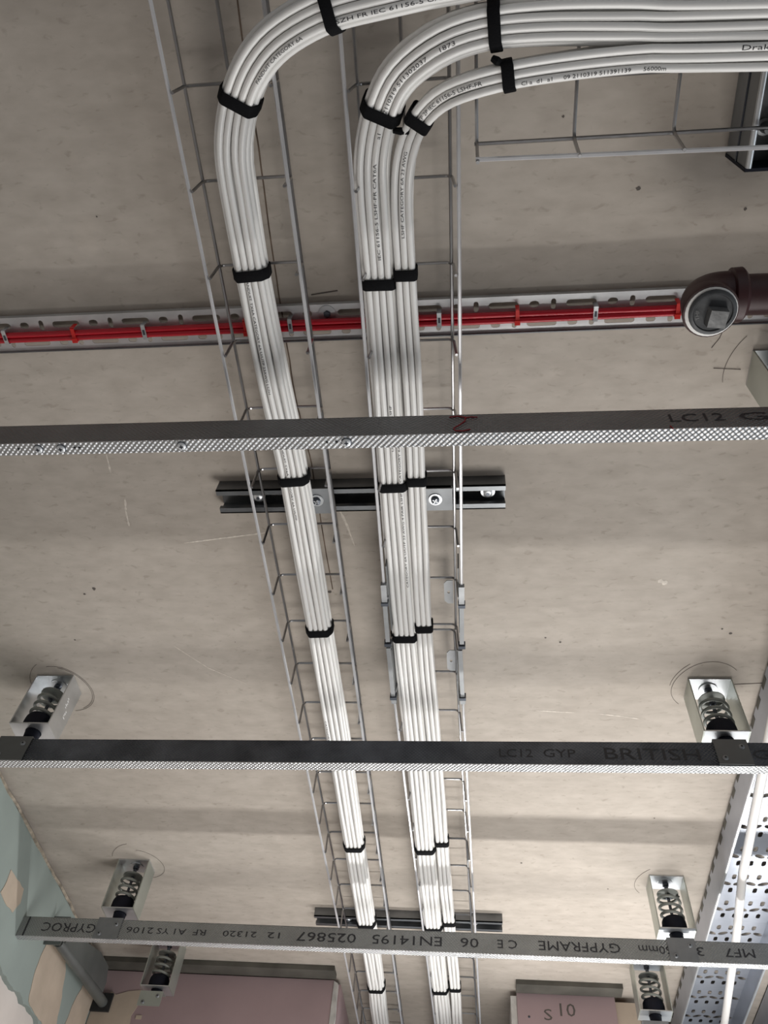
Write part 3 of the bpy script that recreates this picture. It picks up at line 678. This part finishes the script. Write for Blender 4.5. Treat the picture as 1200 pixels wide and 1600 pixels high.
# ------------------------------------------------------------------ struts
def strut(x0, x1, y0, y1, z0, label, bolts):
    """channel opening downwards: base on the ceiling, two walls with inturned lips, slots in the base"""
    e = empty('strut_channel', ((x0+x1)/2, (y0+y1)/2, CZ), label, 'strut', 'strut rails carrying the trays')
    t = 0.0022; hs = []; x = x0+0.035
    while x < x1-0.03: hs.append(slot(x, (y0+y1)/2, 0.027, 0.0125)); x += 0.05
    vs_, fs = holes_plate([(x0, y0), (x1, y0), (x1, y1), (x0, y1)], hs, t, lambda c: (c.x, c.y, CZ-t/2-.0002+c.z))
    MB().add(vs_, fs).build('slotted_base', M_['strut'], e)
    for (a, b, s_) in ((y0, y0+t, 1), (y1-t, y1, -1)):
        MB().box(x0, x1, a, b, z0, CZ-t).build('side_wall', M_['strut'], e)
        la = a if s_ == 1 else b
        c = MB(); c.box(x0, x1, min(la, la+s_*.0095), max(la, la+s_*.0095), z0, z0+t)
        c.box(x0, x1, min(la+s_*.0073, la+s_*.0095), max(la+s_*.0073, la+s_*.0095), z0+t, z0+.007); c.build('lip', M_['strut'], e)
    for bx in bolts:
        bo = MB().lathe((bx, (y0+y1)/2-.001, CZ-t), (0, 0, -1), [(0, .0060), (.0090, .0060), (.0091, .0105), (.0110, .0105), (.0111, .0068), (.0150, .0066), (.0160, .005)], 18).build('bolt', M_['zinc'], e)
        MB().lathe((bx, (y0+y1)/2, CZ-t-.0160), (0, 0, -1), [(0, .0028), (.0003, .0026)], 8).build('recess', M_['bolt'], bo)
    return e
strut(-0.378, 0.0535, 0.648, 0.690, 0.994, 'dark slotted strut rail behind the cables between the upper and middle channels', (-0.318, 0.028))
strut(-0.377, 0.061, 1.846, 1.888, 0.999, 'dark strut rail behind the cables just above the printed channel', (-0.30, -0.005))
def clampplate(x0, x1, y0, y1, z, cx, cy, label):
    e = empty('tray_clamp', (cx, cy, z), label, 'clamp', 'clamp plates holding the trays to the strut')
    b = MB(); b.box(x0, x1, y0, y1, z, z+.0018); b.box(x1-.0018, x1, y0, y1, z+.0018, z+.008); b.build('plate', M_['clamp'], e)
    MB().lathe((cx, cy, z), (0, 0, -1), [(0, .0098), (.0016, .0098), (.0017, .0062)], 24).build('washer', M_['zinc'], e)
    bo = MB().lathe((cx, cy, z-.0017), (0, 0, -1), [(0, .0062), (.003, .0058), (.004, .0045)], 16).build('screw', M_['bolt'], e)
    for a in (0.5, 0.5+PI/2):
        c, s_ = math.cos(a), math.sin(a); d = .0044; w_ = .0007; z0 = z-.0062
        MB().add([(cx+c*d-s_*w_, cy+s_*d+c*w_, z0), (cx-c*d-s_*w_, cy-s_*d+c*w_, z0), (cx-c*d+s_*w_, cy-s_*d-c*w_, z0), (cx+c*d+s_*w_, cy+s_*d-c*w_, z0)], [(0, 1, 2, 3)]).build('cross_recess', M_['zinc'], bo)
clampplate(-0.248, -0.201, 0.640, 0.684, 0.981, -0.2230, 0.6600, 'square clamp plate with a cross-head screw holding the left tray to the strut')
clampplate(-0.064, -0.0235, 0.644, 0.682, 0.981, -0.0485, 0.6620, 'square clamp plate with a cross-head screw holding the middle tray to the strut')
for x in (-.296, -.03):
    pass
# deep back-to-back strut at top right
dsx = empty('deep_strut', (0.319, 0, CZ), 'deep double strut at the top right corner, open black underside', 'strut')
x0, x1, ye, ys_ = 0.2985, 0.3395, 0.2195, -0.5
for (za, zb) in ((0.979, 1.0195), (0.9425, 0.9785)):
    b = MB(); b.box(x0, x0+.0022, ys_, ye, za, zb); b.box(x1-.0022, x1, ys_, ye, za, zb); b.build('side_wall', M_['clamp'], dsx)
MB().box(x0, x1, ys_, ye, 0.977, 0.9788).build('web', M_['strut'], dsx)
b = MB()
b.tube([(x0+.0030, ys_, .9445), (x0+.0030, ye, .9445)], .0034, 10); b.tube([(x1-.0035, ys_, .9445), (x1-.0035, ye, .9445)], .0042, 10); b.build('rolled_lip', M_['zinc'], dsx)
b = MB(); b.tube([(x0-.0005, ys_, .979), (x0-.0005, ye, .979)], .0012, 6); b.build('seam', M_['bolt'], dsx)
MB().box(x0-.001, x1+.001, ye, ye+.0035, 0.942, 1.0195).build('end_cap', M_['rubber'], dsx)
for yb in (0.125, 0.185): MB().lathe((0.32, yb, 0.976), (0, 0, -1), [(0, .009), (.004, .009), (.005, .006), (.02, .005)], 12).build('bolt', M_['clamp'], dsx)

# ------------------------------------------------------------------ slotted strip with red cables
SZ = 1.0085
rt = empty('slotted_strip_tray', (-0.2, 0.395, SZ), 'narrow slotted galvanised tray fixed flat to the ceiling behind the red cables', 'cable tray')
y0, y1 = 0.3735, 0.4195
L = .0976; hs = []
for k in range(-6, 12):                                 # 97.6 mm repeat
    xa = -0.426 + L*k
    for (x, yc, wd, hh, an) in ((xa+.0348, .4095, .038, .0075, 0), (xa+.0735, .4095, .0125, .0075, 0), (xa+L/2+.0348, .3840, .038, .0085, 0), (xa+L/2+.0735, .3840, .0125, .0085, 0),
                                (xa, .4075, .0140, .0064, PI/2), (xa+L/2, .3845, .0140, .0064, PI/2)):
        if -0.96 < x < 0.72: hs.append(slot(x, yc, wd, hh, an))
vs_, fs = holes_plate([(-0.984, y0), (0.75, y0), (0.75, y1), (-0.984, y1)], hs, 0.0012, lambda c: (c.x, c.y, SZ+c.z))
MB().add(vs_, fs).build('slotted_base', M_['galvred'], rt)
MB().box(-0.984, 0.75, y0-.0012, y0, SZ-.0006, SZ+.008).build('near_flange', M_['galvred'], rt)
MB().box(-0.984, 0.75, y1, y1+.0012, SZ-.0055, SZ+.001).build('far_flange', M_['strut'], rt)  # darker steel stands in for shade on the inner face of this lip
def redcable(yo, zo, ph, label, r=0.0038):
    pts = []; x = -0.98
    while x < 0.75: pts.append((x, 0.3960+yo+0.0006*math.sin(x*9+ph), 0.9995+zo+0.0005*math.sin(x*13+ph*2))); x += 0.03
    o = MB().tube(pts, r, 10).build('red_cable', M_['red']); tag(o, label, 'cable', 'red fire alarm cables')
redcable(-.0038, -.0015, 0, 'red cable on the upper side of the strip tray, nearer the cable bend')
redcable(.0038, -.0015, 1.7, 'red cable on the lower side of the strip tray, nearer the furring channel')
redcable(0, .0045, 4, 'red cable tucked behind the two front red cables')
for i, x in enumerate((-0.621, -0.426, -0.228, -0.034, 0.162)):
    nm = ['at the left edge of the picture', 'left of the left wire tray', 'behind the left wire tray, beside the left bundle', 'beside the middle cable bundle', 'between the middle tray and the pipe elbow'][i]
    e = empty('metal_clip', (x, .3945, 1.0), 'small steel clip on the red cables %s' % nm, 'clip', 'steel clips on the red cables')
    b = MB(); wv = .0028
    b.box(x-wv, x+wv, .3848, .4045, .9930, .9940); b.box(x-wv, x+wv, .3843, .3853, .9940, 1.0078); b.box(x-wv, x+wv, .4040, .4050, .9940, 1.0078); b.build('band', M_['zinc'], e)
    MB().box(x-.0015, x+.0015, .391, .398, .9925, .9931).build('slot', M_['bolt'], e)
for i, x in enumerate((-0.524, -0.288, 0.065, 0.262)):
    nm = ['left of the left wire tray', 'inside the left wire tray', 'right of the middle wire tray', 'just left of the pipe elbow'][i]
    b = MB(); wv = .0024
    b.box(x-wv, x+wv, .3845, .4048, .9930, .9942); b.box(x-wv, x+wv, .3840, .3852, .9930, 1.0076); b.box(x-wv, x+wv, .4040, .4052, .9930, 1.0076); b.box(x-wv-.001, x+wv+.0012, .399, .405, .9915, .993)
    tag(b.build('cable_tie', M_['redtie']), 'bright red cable tie on the red cables %s' % nm, 'cable tie', 'red ties on the red cables')
e = empty('fixing_washer', (-.180, .385, 1.01), 'round fixing washer half hidden by the red cables beside the middle tray', 'washer')
MB().lathe((-.180, .385, SZ-.0006), (0, 0, -1), [(0, .0115), (.0012, .0115), (.0014, .009)], 24).build('disc', M_['zinc'], e)
MB().lathe((-.180, .385, SZ-.002), (0, 0, -1), [(0, .005), (.003, .0045)], 6).build('bolt_head', M_['bolt'], e)

# ------------------------------------------------------------------ maroon pipe elbow with plug
pe = empty('pipe_elbow', (0.257, 0.338, 0.885), 'maroon threaded pipe elbow turning down, on the right over the red cables', 'pipe fitting')
cx, cy, cz = 0.257, 0.3385, 0.8900
pts = []; rad = []
Rb = 0.026
for k in range(13):
    a = PI/2*k/12; pts.append((cx+Rb*(1-math.cos(a)) , cy, cz - 0.004 + Rb*math.sin(a) - Rb)) if False else None
# from the outlet (down) up and round to +X
for k in range(13):
    a = PI/2*k/12; pts.append((cx+Rb-Rb*math.cos(a), cy, cz-Rb+Rb*math.sin(a))) ; rad.append(0.0262)
pts = [(cx, cy, 0.8455), (cx, cy, 0.8485)] + pts + [(0.290, cy, cz)]; rad = [0.0285, 0.0292] + rad + [0.0262]
MB().tube(pts, rad, 28).build('body', M_['maroon'], pe)
MB().lathe((0.286, cy, cz), (1, 0, 0), [(0, .0262), (.002, .0295), (.012, .0300), (.015, .027), (.017, .0235)], 28).build('socket_collar', M_['maroon'], pe)
MB().lathe((cx, cy, 0.8470), (0, 0, -1), [(0, .0270), (.0030, .0268), (.0036, .0255)], 32).build('thread_tape', M_['ptfe'], pe)
plg = empty('pipe_plug', (cx, cy, 0.843), 'black iron plug with a raised square head in the open pipe elbow', 'pipe plug')
MB().lathe((cx+.0008, cy-.0006, 0.8436), (0, 0, -1), [(0, .0245), (.0022, .0245), (.0036, .0228), (.0037, .0205), (.0022, .0195)], 32).build('disc', M_['iron'], plg)
b = MB(); ca, sa = math.cos(0.12), math.sin(0.12); hs_ = .0092; z0_, z1_ = .8415, .8300
for (sz, h_) in ((z0_, hs_*1.05), (z1_, hs_)):
    b.v += [Vector((cx+.004+u*ca-v*sa, cy+.003+u*sa+v*ca, sz)) for u, v in ((-h_, -h_), (h_, -h_), (h_, h_), (-h_, h_))]
b.f = [[0, 1, 2, 3], [7, 6, 5, 4], [0, 4, 5, 1], [1, 5, 6, 2], [2, 6, 7, 3], [3, 7, 4, 0]]; b.sm = [False]*6
b.build('square_head', M_['ironlight'], plg)
def plug_text(body, ang0, rr):
    vs_, fs, wd = text2d(body); out = []
    for x, yv in vs_:
        a = ang0 + x*.0055/rr; r2 = rr + yv*.0055
        out.append((cx+r2*math.cos(a), cy+r2*math.sin(a), .8397))
    MB().add(out, fs).build('cast_letters', M_['ironlight'], plg)
plug_text('THF', 2.7, .0135)
mp = MB().tube([(0.300, cy, cz), (0.6, cy+.004, cz), (1.0, cy+.010, cz)], 0.0222, 28).build('sprinkler_pipe', M_['maroon']); tag(mp, 'maroon painted pipe running off the right edge from the elbow', 'pipe')

# ------------------------------------------------------------------ perforated tray at the right
pt = empty('perforated_cable_tray', (0.567, 1.6, 1.008), 'wide perforated galvanised tray along the lower right edge', 'cable tray')
X0, X1, PZ = 0.4935, 0.6405, 1.0085
tile = []
L = 0.1
hs = []
for i, cxs in enumerate((0.516, 0.541, 0.566, 0.591, 0.616)):
    for yy in (0.025, 0.075): hs.append(slot(cxs, yy, 0.0180, 0.0088, PI/2))
for i, cxs in enumerate((0.5285, 0.5535, 0.5785, 0.6035, 0.6285)):
    hs.append(ellipse(cxs, 0.05, 0.0112, .0058, (0.45 if i % 2 == 0 else -0.45)))
tv, tf = holes_plate([(X0, 0), (X1, 0), (X1, L), (X0, L)], hs, 0.0012, lambda c: (c.x, c.y, c.z))
first = None
for k in range(-12, 12):
    yk = 1.624+0.1*k
    if first is None:
        first = MB().add([(v[0], v[1]+yk, v[2]+PZ) for v in tv], tf).build('perforated_panel', M_['galv'], pt); base_y = yk
    else:
        o = first.copy(); C.objects.link(o); o.parent = pt; o.location = (0, yk-base_y, 0)
ya, yb = 0.424, 2.824
for xx, sg in ((X0, 1), (X1, -1)):
    MB().box(xx-.0006, xx+.0006, ya, yb, .9575, PZ+.004).build('side_flange', M_['galv'], pt)
nt_ = MB(); yy = ya+.03  # dark boxes stand in for the spaced shadows beside the flange
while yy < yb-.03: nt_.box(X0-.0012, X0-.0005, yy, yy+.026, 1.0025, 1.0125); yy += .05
tag(nt_.build('edge_shadow_patches', M_['batten'], pt), kind='stuff')
for xx, sg in ((X0, 1), (X1, -1)):
    b = MB(); b.tube([(xx+sg*.0022, ya, .9575), (xx+sg*.0022, yb, .9575)], .0026, 8); b.build('rolled_edge', M_['zinc'], pt)
for (x, y) in ((0.567, 1.93), (0.62, 1.925)):
    e = empty('tray_bolt', (x, y, PZ), 'dome-headed bolt in the perforated tray, %s of the white conduit' % ('left' if x < .58 else 'right'), 'bolt', 'bolts in the perforated tray')
    MB().lathe((x, y, PZ-.0008), (0, 0, -1), [(0, .0085), (.001, .0085), (.0012, .0065), (.0035, .0055), (.005, .003)], 16).build('head', M_['zinc'], e)
cp = MB().tube([(0.43+.02, 0.3, .955), (0.475, .75, .955), (0.509, 1.272, .955), (0.527, 1.554, .955), (0.555, 1.795, .955), (0.592, 2.177, .955), (0.63, 2.8, .955)], .0085, 16).build('white_conduit', M_['conduit'])
tag(cp, 'white round conduit slanting across the perforated tray at lower right', 'conduit')
tk = empty('metal_trunking', (0.74, 2.0, 0.98), 'grey metal trunking beyond the perforated tray at the bottom right corner', 'trunking')
b = MB(); b.box(0.70, 0.702, 0.5, 2.8, 0.945, 1.018); b.box(0.79, 0.792, .5, 2.8, .945, 1.018); b.box(.70, .792, .5, 2.8, 1.016, 1.018); b.build('channel', M_['galv'], tk)
MB().box(.698, .706, .5, 2.8, .943, .9455).build('edge', M_['zinc'], tk)

# ------------------------------------------------------------------ wall stud at left
st = empty('wall_stud', (-0.955, 1.95, 0.93), 'grey steel stud running back along the green wall into a dark hole', 'metal stud')
b = MB(); b.tube([(-0.957, 1.825, 0.903), (-0.957, 1.84, .905), (-0.955, 2.168, 0.925)], [.010, .0125, .0125], 14); b.build('rolled_rib', M_['stud'], st)
b = MB(); b.prism([(-0.9445, 1.83, 0.905), (-0.9445, 1.83, 0.932), (-0.9445, 1.90, .952), (-0.9445, 2.03, .985), (-0.9445, 2.10, .985), (-0.9445, 2.12, .955), (-0.9445, 2.12, .93)], (-.002, 0, 0)); b.build('side_plate', M_['stud'], st)
MB().box(-0.984, -0.9445, 1.808, 1.811, .89, .955).build('end_plate', M_['stud'], st)
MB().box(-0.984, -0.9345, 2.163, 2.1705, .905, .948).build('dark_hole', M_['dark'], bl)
MB().lathe((-0.944, 1.86, 0.94), (1, 0, 0), [(0, .004), (.0015, .003)], 10).build('rivet', M_['bolt'], st)
